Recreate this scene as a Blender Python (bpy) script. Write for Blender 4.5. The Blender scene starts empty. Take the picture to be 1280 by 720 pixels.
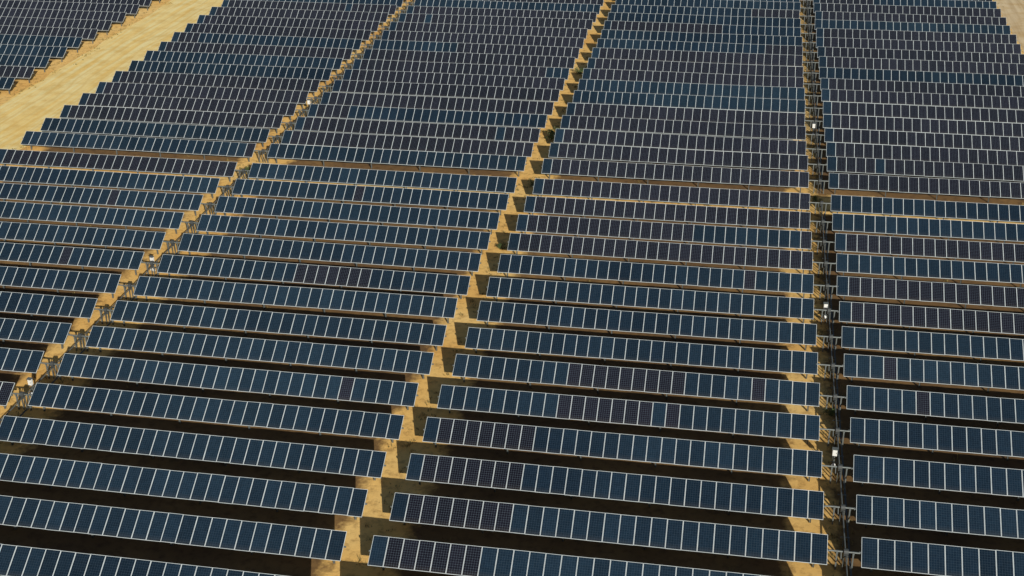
import bpy, math, random
from mathutils import Matrix, Vector
random.seed(7)
H=51.0
TAU=math.radians(32); CT,ST=math.cos(TAU),math.sin(TAU)
ZC=1.4; NOFF=0.12; HL=0.99
ZT=ZC+NOFF*CT+HL*ST; YT=HL*CT-NOFF*ST
scn=bpy.context.scene
col=scn.collection

# ---------------- materials ----------------
def new_mat(name):
    m=bpy.data.materials.new(name); m.use_nodes=True
    nt=m.node_tree; b=nt.nodes['Principled BSDF']
    return m,nt,b
def N(nt,t,**k):
    n=nt.nodes.new(t)
    for a,v in k.items(): setattr(n,a,v)
    return n
def math_n(nt,op,a,b=None,c=None):
    n=nt.nodes.new('ShaderNodeMath'); n.operation=op
    for i,v in enumerate((a,b,c)):
        if v is None: continue
        if hasattr(v,'links'): nt.links.new(v,n.inputs[i])
        else: n.inputs[i].default_value=v
    return n.outputs[0]
def mixc(nt,f,a,b,mode='MIX'):
    n=nt.nodes.new('ShaderNodeMix'); n.data_type='RGBA'; n.blend_type=mode
    for s,v in ((0,f),(6,a),(7,b)):
        if hasattr(v,'links'): nt.links.new(v,n.inputs[s])
        else: n.inputs[s].default_value=v if s==0 else (*v,1)
    return n.outputs[2]
def noise(nt,vec,scale,detail=4,rough=.55):
    n=nt.nodes.new('ShaderNodeTexNoise'); n.inputs['Scale'].default_value=scale
    n.inputs['Detail'].default_value=detail; n.inputs['Roughness'].default_value=rough
    if vec is not None: nt.links.new(vec,n.inputs['Vector'])
    return n.outputs['Fac']
def ramp(nt,fac,stops):
    n=nt.nodes.new('ShaderNodeValToRGB'); el=n.color_ramp.elements
    while len(el)<len(stops): el.new(.5)
    for e,(p,c) in zip(el,stops):
        e.position=p; e.color=(*c,1)
    nt.links.new(fac,n.inputs[0]); return n.outputs[0]
def simple(name,c,rough=.5,metal=0,var=.15,scale=6):
    m,nt,b=new_mat(name)
    g=N(nt,'ShaderNodeNewGeometry')
    f=noise(nt,g.outputs['Position'],scale)
    out=mixc(nt,f,tuple(x*(1-var) for x in c),tuple(min(1,x*(1+var)) for x in c))
    nt.links.new(out,b.inputs['Base Color'])
    b.inputs['Roughness'].default_value=rough; b.inputs['Metallic'].default_value=metal
    return m

def glass_mat():
    m,nt,b=new_mat('pv_cells')
    uv=N(nt,'ShaderNodeUVMap'); sep=N(nt,'ShaderNodeSeparateXYZ'); nt.links.new(uv.outputs[0],sep.inputs[0])
    U,V=sep.outputs[0],sep.outputs[1]
    idx=math_n(nt,'FLOOR',U)
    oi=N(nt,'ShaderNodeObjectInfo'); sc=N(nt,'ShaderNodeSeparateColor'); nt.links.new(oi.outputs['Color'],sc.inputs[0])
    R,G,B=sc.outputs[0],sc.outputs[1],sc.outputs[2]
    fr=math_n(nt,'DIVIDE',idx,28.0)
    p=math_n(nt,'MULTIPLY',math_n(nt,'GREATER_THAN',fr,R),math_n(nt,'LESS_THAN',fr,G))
    wn=N(nt,'ShaderNodeTexWhiteNoise',noise_dimensions='2D'); cb=N(nt,'ShaderNodeCombineXYZ')
    nt.links.new(idx,cb.inputs[0]); nt.links.new(math_n(nt,'MULTIPLY',oi.outputs['Random'],517.),cb.inputs[1])
    nt.links.new(cb.outputs[0],wn.inputs['Vector'])
    w=wn.outputs['Value']
    odd=math_n(nt,'GREATER_THAN',w,.994)
    p=math_n(nt,'ABSOLUTE',math_n(nt,'SUBTRACT',p,odd))
    g=N(nt,'ShaderNodeNewGeometry')
    drift=noise(nt,g.outputs['Position'],.03,3)  # broad noise tints the cell colour, standing in for sky sheen
    dr=ramp(nt,drift,[(.35,(0,0,0)),(.65,(1,1,1))])
    blue=mixc(nt,dr,(.0048,.0135,.0265),(.0105,.0245,.041))
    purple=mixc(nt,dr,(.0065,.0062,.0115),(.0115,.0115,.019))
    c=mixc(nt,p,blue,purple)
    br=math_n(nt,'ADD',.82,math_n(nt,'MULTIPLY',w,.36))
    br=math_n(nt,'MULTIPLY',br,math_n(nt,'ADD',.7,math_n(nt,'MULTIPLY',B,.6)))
    wn2=N(nt,'ShaderNodeTexWhiteNoise',noise_dimensions='3D'); cb2=N(nt,'ShaderNodeCombineXYZ')
    cu=math_n(nt,'MULTIPLY',U,6.); cv=math_n(nt,'MULTIPLY',V,12.)
    nt.links.new(math_n(nt,'FLOOR',cu),cb2.inputs[0]); nt.links.new(math_n(nt,'FLOOR',cv),cb2.inputs[1]); nt.links.new(oi.outputs['Random'],cb2.inputs[2])
    nt.links.new(cb2.outputs[0],wn2.inputs['Vector'])
    br=math_n(nt,'MULTIPLY',br,math_n(nt,'ADD',.88,math_n(nt,'MULTIPLY',wn2.outputs['Value'],.24)))
    vm=N(nt,'ShaderNodeVectorMath',operation='SCALE'); nt.links.new(c,vm.inputs[0]); nt.links.new(br,vm.inputs['Scale'])
    du=math_n(nt,'PINGPONG',cu,.5); dv=math_n(nt,'PINGPONG',cv,.5)
    lu=math_n(nt,'LESS_THAN',du,.03); lv=math_n(nt,'LESS_THAN',dv,.03)
    corner=math_n(nt,'LESS_THAN',math_n(nt,'ADD',du,dv),.15)
    corner=math_n(nt,'MULTIPLY',corner,p)
    ln=math_n(nt,'MAXIMUM',math_n(nt,'MAXIMUM',lu,lv),corner)
    lf=math_n(nt,'MULTIPLY',ln,math_n(nt,'ADD',.18,math_n(nt,'MULTIPLY',p,.17)))
    c2=mixc(nt,lf,vm.outputs[0],(.20,.27,.34))
    # thin film of dust, heavier along the lower edge of each module
    dust=noise(nt,g.outputs['Position'],.6,5)
    low=math_n(nt,'MULTIPLY',math_n(nt,'SUBTRACT',1.,math_n(nt,'MINIMUM',math_n(nt,'MULTIPLY',V,5.),1.)),.04)
    c2=mixc(nt,math_n(nt,'ADD',math_n(nt,'MULTIPLY',dust,.006),low),c2,(.35,.28,.18))
    nt.links.new(c2,b.inputs['Base Color'])
    rr=math_n(nt,'ADD',.10,math_n(nt,'MULTIPLY',dust,.16))
    nt.links.new(rr,b.inputs['Roughness'])
    b.inputs['IOR'].default_value=1.45
    return m
M_GLASS=glass_mat()
M_FRAME=simple('aluminium_frame',(.54,.59,.61),.45,.0,.3,1.5)
M_BACK=simple('white_backsheet',(.35,.35,.33),.6)
M_STEEL=simple('galvanised_steel',(.15,.165,.16),.5,.35,.3,3)
M_DARK=simple('gearbox_paint',(.05,.055,.055),.5)
M_WHITE=simple('white_enamel',(.66,.66,.64),.35,0,.04)
MATS=[M_GLASS,M_FRAME,M_BACK,M_STEEL,M_DARK,M_WHITE]

# ---------------- mesh builder ----------------
class MB:
    def __init__(s): s.v=[];s.f=[];s.m=[];s.uv={}
    def quad(s,pts,mat,uv=None):
        i=len(s.v); s.v+=pts; s.f.append(tuple(range(i,i+len(pts)))); s.m.append(mat)
        if uv: s.uv[len(s.f)-1]=uv
    def box(s,c,d,mat,R=None):
        c=Vector(c); P=[]
        for z in(-1,1):
            for y in(-1,1):
                for x in(-1,1):
                    p=Vector((x*d[0]/2,y*d[1]/2,z*d[2]/2))
                    if R: p=R@p
                    P.append(tuple(c+p))
        i=len(s.v); s.v+=P
        for q in((0,2,3,1),(4,5,7,6),(0,1,5,4),(2,6,7,3),(0,4,6,2),(1,3,7,5)):
            s.f.append(tuple(i+k for k in q)); s.m.append(mat)
    def cyl(s,a,b,r,mat,n=8,r2=None):
        a=Vector(a);b=Vector(b);d=(b-a).normalized(); r2=r if r2 is None else r2
        up=Vector((0,0,1)) if abs(d.z)<.9 else Vector((1,0,0))
        e1=d.cross(up).normalized(); e2=d.cross(e1)
        i=len(s.v)
        for p,rr in((a,r),(b,r2)):
            for k in range(n):
                t=2*math.pi*k/n; s.v.append(tuple(p+e1*rr*math.cos(t)+e2*rr*math.sin(t)))
        for k in range(n):
            k2=(k+1)%n; s.f.append((i+k,i+k2,i+n+k2,i+n+k)); s.m.append(mat)
        s.f.append(tuple(i+k for k in range(n))[::-1]); s.m.append(mat)
        s.f.append(tuple(i+n+k for k in range(n))); s.m.append(mat)
    def mesh(s,name,mats):
        me=bpy.data.meshes.new(name); me.from_pydata(s.v,[],s.f)
        for m in mats: me.materials.append(m)
        me.polygons.foreach_set('material_index',s.m)
        if s.uv:
            l=me.uv_layers.new(name='UVMap')
            for fi,uv in s.uv.items():
                for k,li in enumerate(me.polygons[fi].loop_indices): l.data[li].uv=uv[k]
        me.update(); return me

def table_mesh(nm,seed):
    rnd=random.Random(seed); b=MB(); L=nm*1.003
    def P(x,s,n): return (x, s*CT-n*ST, ZC+s*ST+n*CT)
    for i in range(nm):
        x0=i*1.003+.006; x1=(i+1)*1.003-.006
        dn=rnd.gauss(0,.005); dt=rnd.gauss(0,.004); ds=rnd.gauss(0,.006)
        def Q(x,s,n):
            return P(x,s+ds,n+NOFF+dn+dt*s+(x-x0)*dt*.6)
        w=.024; lo,hi=-HL,HL; t=.04
        b.quad([Q(x0+w,lo+w,-.004),Q(x1-w,lo+w,-.004),Q(x1-w,hi-w,-.004),Q(x0+w,hi-w,-.004)],0,
               [(i+.002,0.001),(i+.998,.001),(i+.998,.999),(i+.002,.999)])
        o=[(x0,lo),(x1,lo),(x1,hi),(x0,hi)]; n_=[(x0+w,lo+w),(x1-w,lo+w),(x1-w,hi-w),(x0+w,hi-w)]
        for k in range(4):
            k2=(k+1)%4
            b.quad([Q(*o[k],0),Q(*o[k2],0),Q(*n_[k2],0),Q(*n_[k],0)],1)
            b.quad([Q(*o[k],-t),Q(*o[k2],-t),Q(*o[k2],0),Q(*o[k],0)],1)
            b.quad([Q(*n_[k],0),Q(*n_[k2],0),Q(*n_[k2],-.006),Q(*n_[k],-.006)],1)
        b.quad([Q(x0+.002,lo+.002,-t+.012),Q(x0+.002,hi-.002,-t+.012),Q(x1-.002,hi-.002,-t+.012),Q(x1-.002,lo+.002,-t+.012)],2)
        R=Matrix.Rotation(TAU,3,'X')
        if i>0: b.box(P(i*1.003,0,.055),(.05,.9,.045),3,R)
        b.box(P((x0+x1)/2,.7,NOFF-.05),(.12,.1,.03),4,R)
    b.cyl((-.12,0,ZC),(L+.12,0,ZC),.065,3,10)
    npost=6
    for k in range(npost):
        x=.75+(L-1.5)*k/(npost-1)
        b.box((x-.045,0,(ZC-.12)/2-.2),(.008,.15,ZC+.3),3)
        b.box((x+.045,0,(ZC-.12)/2-.2),(.008,.15,ZC+.3),3)
        b.box((x,0,(ZC-.12)/2-.2),(.081,.01,ZC+.29),3)
        b.box((x,0,ZC-.1),(.13,.2,.05),3); b.cyl((x-.05,0,ZC),(x+.05,0,ZC),.1,3,10)
    return b.mesh('solar_table_mesh_%d_%d'%(nm,seed),MATS)
meshes={nm:[table_mesh(nm,nm*10+k) for k in range(3)] for nm in(27,28,29)}

lowerY=[(1.3557+k*.0922)*H for k in range(-5,13)]
upperY=[(2.580+k*.0922)*H for k in range(0,23)]
cols=[(-2.427,28,0),(-1.843-.5506,28,1),(-1.611,28,2),(-1.0243,29,3),(-.4186,28,4),(.1725,27,5)]
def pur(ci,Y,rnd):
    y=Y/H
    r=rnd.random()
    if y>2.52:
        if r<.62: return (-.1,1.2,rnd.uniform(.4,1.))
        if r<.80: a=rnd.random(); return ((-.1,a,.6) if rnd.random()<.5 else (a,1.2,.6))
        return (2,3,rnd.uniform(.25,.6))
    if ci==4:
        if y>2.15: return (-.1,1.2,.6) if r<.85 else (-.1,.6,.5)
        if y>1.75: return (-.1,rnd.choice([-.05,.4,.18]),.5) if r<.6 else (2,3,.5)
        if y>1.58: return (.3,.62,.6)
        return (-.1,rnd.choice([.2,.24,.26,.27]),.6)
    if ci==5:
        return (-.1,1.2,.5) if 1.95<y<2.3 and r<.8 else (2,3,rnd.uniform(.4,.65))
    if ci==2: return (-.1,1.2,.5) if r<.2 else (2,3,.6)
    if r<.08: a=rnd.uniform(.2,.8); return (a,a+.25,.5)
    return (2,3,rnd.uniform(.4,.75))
rnd=random.Random(3)
for ci,(x0,nm,_) in enumerate(cols):
    if ci==0: x0=cols[1][0]-.036-.5506
    for Y in lowerY+upperY:
        o=bpy.data.objects.new('solar_panel_table',rnd.choice(meshes[nm])); col.objects.link(o)
        o.location=(x0*H+rnd.gauss(0,.06),Y-YT+rnd.gauss(0,.06),rnd.gauss(0,.025))
        o.rotation_euler=(math.radians(rnd.gauss(0,.7)),math.radians(rnd.gauss(0,.06)),math.radians(rnd.gauss(0,.08)))
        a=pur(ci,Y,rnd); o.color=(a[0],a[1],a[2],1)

# ---------------- drivelines in alternate aisles ----------------
def driveline(xl,xr,Ys,name):
    b=MB(); xm=xl+(xr-xl)*.58; zs=ZC-.28
    ys=[Y-YT for Y in Ys]
    for i,y in enumerate(ys):
        b.cyl((xl-.1,y,ZC),(xr+.1,y,ZC),.06,3,8)
        b.box((xm,y,ZC-.14),(.26,.2,.42),4); b.cyl((xm-.14,y,ZC),(xm+.14,y,ZC),.21,4,14)
        b.box((xm-.13,y,.5),(.03,.14,1.5),3); b.box((xm+.13,y,.5),(.03,.14,1.5),3)
        for dx in(-.55,.45):
            b.box((xm+dx,y,.55),(.09,.12,1.45),3)
            b.box((xm+dx,y,ZC-.05),(.12,.24,.12),3)
        b.box((xm-.3,y-.18,ZC-.18),(.05,.45,.05),3,Matrix.Rotation(.7,3,'X'))
        if i+1<len(ys):
            y2=ys[i+1]; b.cyl((xm,y+.1,zs),(xm,y2-.1,zs),.045,3,8)
            b.cyl((xm,y+.1,zs),(xm,y+.28,zs),.07,4,8); b.cyl((xm,y2-.28,zs),(xm,y2-.1,zs),.07,4,8)
            b.box((xm+.36,(y+y2)/2,.32),(.12,y2-y-.1,.05),4)
            ym=(y+y2)/2
            b.box((xm,ym,.5),(.07,.07,1.2),3); b.box((xm+.1,ym,.75),(.6,.06,.06),3)
    me=b.mesh(name,MATS); o=bpy.data.objects.new('tracker_driveline',me); col.objects.link(o)
for xl,xr in((-1.061*H,-1.0243*H),(.1323*H,.1725*H),((cols[1][0]-.036)*H,cols[1][0]*H)):
    driveline(xl,xr,lowerY,'driveline'); driveline(xl,xr,upperY,'driveline')

def cabinet(x,y):
    b=MB()
    b.box((0,0,.6),(.08,.08,1.4),3); b.box((.0,.12,.5),(.5,.05,.05),3)
    b.box((0,-.1,1.45),(.32,.2,.5),5); b.box((0,-.212,1.45),(.27,.012,.44),5)
    b.box((0,-.13,1.76),(.42,.32,.02),3,Matrix.Rotation(.12,3,'X'))
    b.box((.11,-.225,1.45),(.03,.02,.1),4)
    b.cyl((.0,.0,.3),(.0,-.35,.55),.13,5,12); b.cyl((-.12,-.1,.1),(-.12,-.1,1.25),.025,4,6)
    o=bpy.data.objects.new('motor_control_cabinet',b.mesh('cabinet',MATS)); col.objects.link(o)
    o.location=(x,y,0); o.rotation_euler[2]=random.uniform(-.25,.25)
for Yf in(1.59,2.03,2.93):
    cabinet(.150*H,Yf*H-1.5); cabinet(-1.045*H,Yf*H-1.5)

# ---------------- ground ----------------
aisles=[(-1.043,.8),(-.436,.2),(-1.63,1.2),(.715,1.),(-1.836,1.)]
def ground_mat():
    m,nt,b=new_mat('dry_earth'); g=N(nt,'ShaderNodeNewGeometry'); P=g.outputs['Position']
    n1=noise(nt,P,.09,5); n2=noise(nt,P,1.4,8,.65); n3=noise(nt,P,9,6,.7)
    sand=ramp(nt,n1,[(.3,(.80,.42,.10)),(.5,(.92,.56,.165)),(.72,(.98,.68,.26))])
    scrub_shade=ramp(nt,n1,[(.3,(.13,.068,.022)),(.5,(.20,.108,.034)),(.72,(.32,.18,.055))])  # scrubby soil, darkened further to paint in shade beneath the rows
    s=N(nt,'ShaderNodeSeparateXYZ'); nt.links.new(P,s.inputs[0])
    wob=math_n(nt,'MULTIPLY',math_n(nt,'SUBTRACT',noise(nt,P,.8,5,.65),.5),3.5)
    xx=math_n(nt,'ADD',s.outputs[0],wob)
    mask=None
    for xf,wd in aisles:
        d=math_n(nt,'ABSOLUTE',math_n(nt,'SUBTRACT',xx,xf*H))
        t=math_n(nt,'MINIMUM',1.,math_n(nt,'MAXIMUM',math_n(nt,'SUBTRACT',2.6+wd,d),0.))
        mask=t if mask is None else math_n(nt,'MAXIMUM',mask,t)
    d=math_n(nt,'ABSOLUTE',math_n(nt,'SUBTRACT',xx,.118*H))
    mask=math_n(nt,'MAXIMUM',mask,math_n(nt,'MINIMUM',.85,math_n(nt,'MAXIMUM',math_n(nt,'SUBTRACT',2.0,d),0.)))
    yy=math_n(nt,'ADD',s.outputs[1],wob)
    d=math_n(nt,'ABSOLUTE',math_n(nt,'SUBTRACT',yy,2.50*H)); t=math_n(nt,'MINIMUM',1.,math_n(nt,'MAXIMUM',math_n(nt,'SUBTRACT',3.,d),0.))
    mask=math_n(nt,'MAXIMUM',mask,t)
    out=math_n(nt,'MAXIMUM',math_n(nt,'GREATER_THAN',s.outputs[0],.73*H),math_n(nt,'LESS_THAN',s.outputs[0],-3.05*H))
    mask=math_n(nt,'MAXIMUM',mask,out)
    c=mixc(nt,mask,scrub_shade,sand)
    d=ramp(nt,n2,[(.32,(.5,.45,.4)),(.5,(.95,.95,.95)),(.75,(1.05,1.05,1.05))])
    c=mixc(nt,.85,c,d,'MULTIPLY')
    veg=ramp(nt,n3,[(.56,(0,0,0)),(.68,(1,1,1))])
    veg2=ramp(nt,noise(nt,P,.33,4),[(.48,(0,0,0)),(.62,(.55,.55,.55))])
    vv=mixc(nt,1.,veg,veg2,'MULTIPLY')
    c=mixc(nt,vv,c,(.12,.09,.028))
    nt.links.new(c,b.inputs['Base Color']); b.inputs['Roughness'].default_value=.95
    bp=N(nt,'ShaderNodeBump'); bp.inputs['Strength'].default_value=.5; bp.inputs['Distance'].default_value=.06
    nt.links.new(n2,bp.inputs['Height']); nt.links.new(bp.outputs[0],b.inputs['Normal'])
    return m
def sheet(name,x0,y0,x1,y1,z,mat,nx=1,ny=1,jit=0):
    vs=[];fs=[]
    for j in range(ny+1):
        for i in range(nx+1):
            x=x0+(x1-x0)*i/nx
            if jit and i in(0,nx): x+=random.uniform(-jit,jit)
            vs.append((x,y0+(y1-y0)*j/ny,z))
    for j in range(ny):
        for i in range(nx):
            a=j*(nx+1)+i; fs.append((a,a+1,a+nx+2,a+nx+1))
    me=bpy.data.meshes.new(name); me.from_pydata(vs,[],fs); me.materials.append(mat)
    o=bpy.data.objects.new(name,me); col.objects.link(o); return o
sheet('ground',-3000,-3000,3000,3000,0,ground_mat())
def road_mat(xc,cA,cB,name):
    m,nt,b=new_mat(name); g=N(nt,'ShaderNodeNewGeometry'); P=g.outputs['Position']
    s=N(nt,'ShaderNodeSeparateXYZ'); nt.links.new(P,s.inputs[0])
    wob=noise(nt,P,.05,2)
    xx=math_n(nt,'ADD',math_n(nt,'SUBTRACT',s.outputs[0],xc),math_n(nt,'MULTIPLY',math_n(nt,'SUBTRACT',wob,.5),5.))
    mp=N(nt,'ShaderNodeMapping'); mp.inputs['Scale'].default_value=(1.,.045,1); nt.links.new(P,mp.inputs[0])
    streak=noise(nt,mp.outputs[0],1.2,5,.6)
    n2=noise(nt,P,.35,8,.65); n3=noise(nt,P,5,6,.7)
    c=mixc(nt,ramp(nt,streak,[(.38,(0,0,0)),(.62,(1,1,1))]),cA,cB)
    c=mixc(nt,.8,c,ramp(nt,n2,[(.34,(.82,.70,.48)),(.55,(1.02,1.02,1.02))]),'MULTIPLY')
    c=mixc(nt,.35,c,ramp(nt,n3,[(.35,(.84,.8,.72)),(.6,(1.,1.,1.))]),'MULTIPLY')
    for off in(-1.9,-.1,1.6,3.2):
        d=math_n(nt,'ABSOLUTE',math_n(nt,'SUBTRACT',xx,off))
        t=math_n(nt,'MULTIPLY',math_n(nt,'SUBTRACT',1.,math_n(nt,'MINIMUM',math_n(nt,'DIVIDE',d,.3),1.)),math_n(nt,'MULTIPLY',streak,.9))
        c=mixc(nt,t,c,(cA[0]*.8,cA[1]*.72,cA[2]*.55))
    nt.links.new(c,b.inputs['Base Color']); b.inputs['Roughness'].default_value=.95
    bp=N(nt,'ShaderNodeBump'); bp.inputs['Strength'].default_value=.4; bp.inputs['Distance'].default_value=.05
    nt.links.new(n3,bp.inputs['Height']); nt.links.new(bp.outputs[0],b.inputs['Normal'])
    return m
xr0,xr1=-1.835*H,-1.625*H
sheet('dirt_road',xr0,-60,xr1,420,.004,road_mat((xr0+xr1)/2,(.98,.69,.225),(.99,.84,.42),'road_sand'),1,160,.35)
sheet('dirt_road',.725*H,-60,.93*H,420,.004,road_mat(.83*H,(.62,.46,.26),(.76,.60,.37),'road_gravel'),1,160,.35)

# ---------------- dry grass & shrubs ----------------
def grass_mat(name,a,bb):
    m,nt,b=new_mat(name); g=N(nt,'ShaderNodeNewGeometry')
    c=mixc(nt,noise(nt,g.outputs['Position'],1.3,3),a,bb); nt.links.new(c,b.inputs['Base Color']); b.inputs['Roughness'].default_value=.8
    return m
MG=grass_mat('dry_grass',(.30,.20,.06),(.14,.13,.04)); ML=grass_mat('shrub_leaf',(.04,.075,.02),(.08,.11,.03))
b=MB(); r=random.Random(11)
def tuft(x,y,s,n):
    for _ in range(n):
        a=r.uniform(0,6.28); l=s*r.uniform(.5,1.2); h=s*r.uniform(.4,1.); px=x+r.gauss(0,s*.5); py=y+r.gauss(0,s*.5)
        w=.02+s*.05; dx,dy=math.cos(a),math.sin(a)
        b.quad([(px-dy*w,py+dx*w,0),(px+dy*w,py-dx*w,0),(px+dx*l*.5,py+dy*l*.5,h)],0)
edges=[-1.043,-.436,.150,.150,-1.615,.712,-1.836]
for _ in range(3200):
    if r.random()<.65: x=r.choice(edges)*H+r.gauss(0,.6); y=r.uniform(40,240)
    elif r.random()<.5: y=2.50*H+r.gauss(0,.9); x=r.uniform(-84,36)
    else: x=r.uniform(-84,36); y=r.uniform(50,220)
    tuft(x,y,r.uniform(.12,.34),r.randint(5,10))
o=bpy.data.objects.new('dry_grass',b.mesh('dry_grass',[MG])); col.objects.link(o)
def shrub(x,y,s):
    b=MB(); r=random.Random(int(x*7+y))
    cl=[(r.gauss(0,.3)*s,r.gauss(0,.3)*s,r.uniform(.2,.65)*s) for _ in range(9)]
    for c in cl:
        b.cyl((0,0,0),c,.02*s,0,5,.006*s)
        for _ in range(60):
            p=Vector(c)+Vector((r.gauss(0,.14),r.gauss(0,.14),r.gauss(0,.11)))*s
            a=Vector((r.gauss(0,1),r.gauss(0,1),r.gauss(0,1))).normalized()*.06*s; q=Vector((r.gauss(0,1),r.gauss(0,1),r.gauss(0,1))).normalized()*.04*s
            b.quad([tuple(p-a),tuple(p+q),tuple(p+a),tuple(p-q)],0)
    o=bpy.data.objects.new('shrub',b.mesh('shrub',[ML])); col.objects.link(o); o.location=(x,y,0)
for fx,fy,s in((-.437,2.80,1.5),(-.43,2.52,.9),(-1.05,2.5,1.0),(-.44,3.3,1.1),(.148,2.52,.8),(-.436,2.2,.7),(-1.045,3.1,.8),(.15,1.7,.7),(-.2,2.5,.7)):
    shrub(fx*H,fy*H,s)

# ---------------- light ----------------
EL=math.radians(22); AZ=math.radians(28)
ts=Vector((math.sin(AZ)*math.cos(EL),-math.cos(AZ)*math.cos(EL),math.sin(EL)))
sd=bpy.data.lights.new('sun','SUN'); sd.energy=5; sd.angle=math.radians(.5); sd.color=(1,.96,.86)
so=bpy.data.objects.new('sun',sd); col.objects.link(so); so.rotation_euler=ts.to_track_quat('Z','Y').to_euler(); so.location=(60,-60,80)
w=bpy.data.worlds.new('World'); scn.world=w; w.use_nodes=True; nt=w.node_tree
sky=nt.nodes.new('ShaderNodeTexSky'); sky.sky_type='NISHITA'; sky.sun_disc=False; sky.sun_elevation=EL; sky.sun_rotation=math.pi-AZ
nt.links.new(sky.outputs[0],nt.nodes['Background'].inputs[0]); nt.nodes['Background'].inputs[1].default_value=.05

# ---------------- camera ----------------
X=Vector((.98352,.06856,-.16732)); Yv=Vector((.18051,-.44244,.87846))
X.normalize(); Yv=(Yv-X*Yv.dot(X)).normalized(); D=Yv.cross(X)
right=Vector((X[0],Yv[0],-D[0])); up=-Vector((X[1],Yv[1],-D[1])); back=-Vector((X[2],Yv[2],-D[2]))
Rm=Matrix((right,up,back)).transposed().to_4x4()
cd=bpy.data.cameras.new('camera'); co=bpy.data.objects.new('camera',cd); col.objects.link(co)
co.matrix_world=Matrix.Translation((0,0,H+ZT))@Rm
cd.sensor_width=36; cd.lens=36*1640/1280; cd.clip_end=8000
scn.camera=co
scn.view_settings.view_transform='Standard'; scn.view_settings.look='None'; scn.view_settings.exposure=0
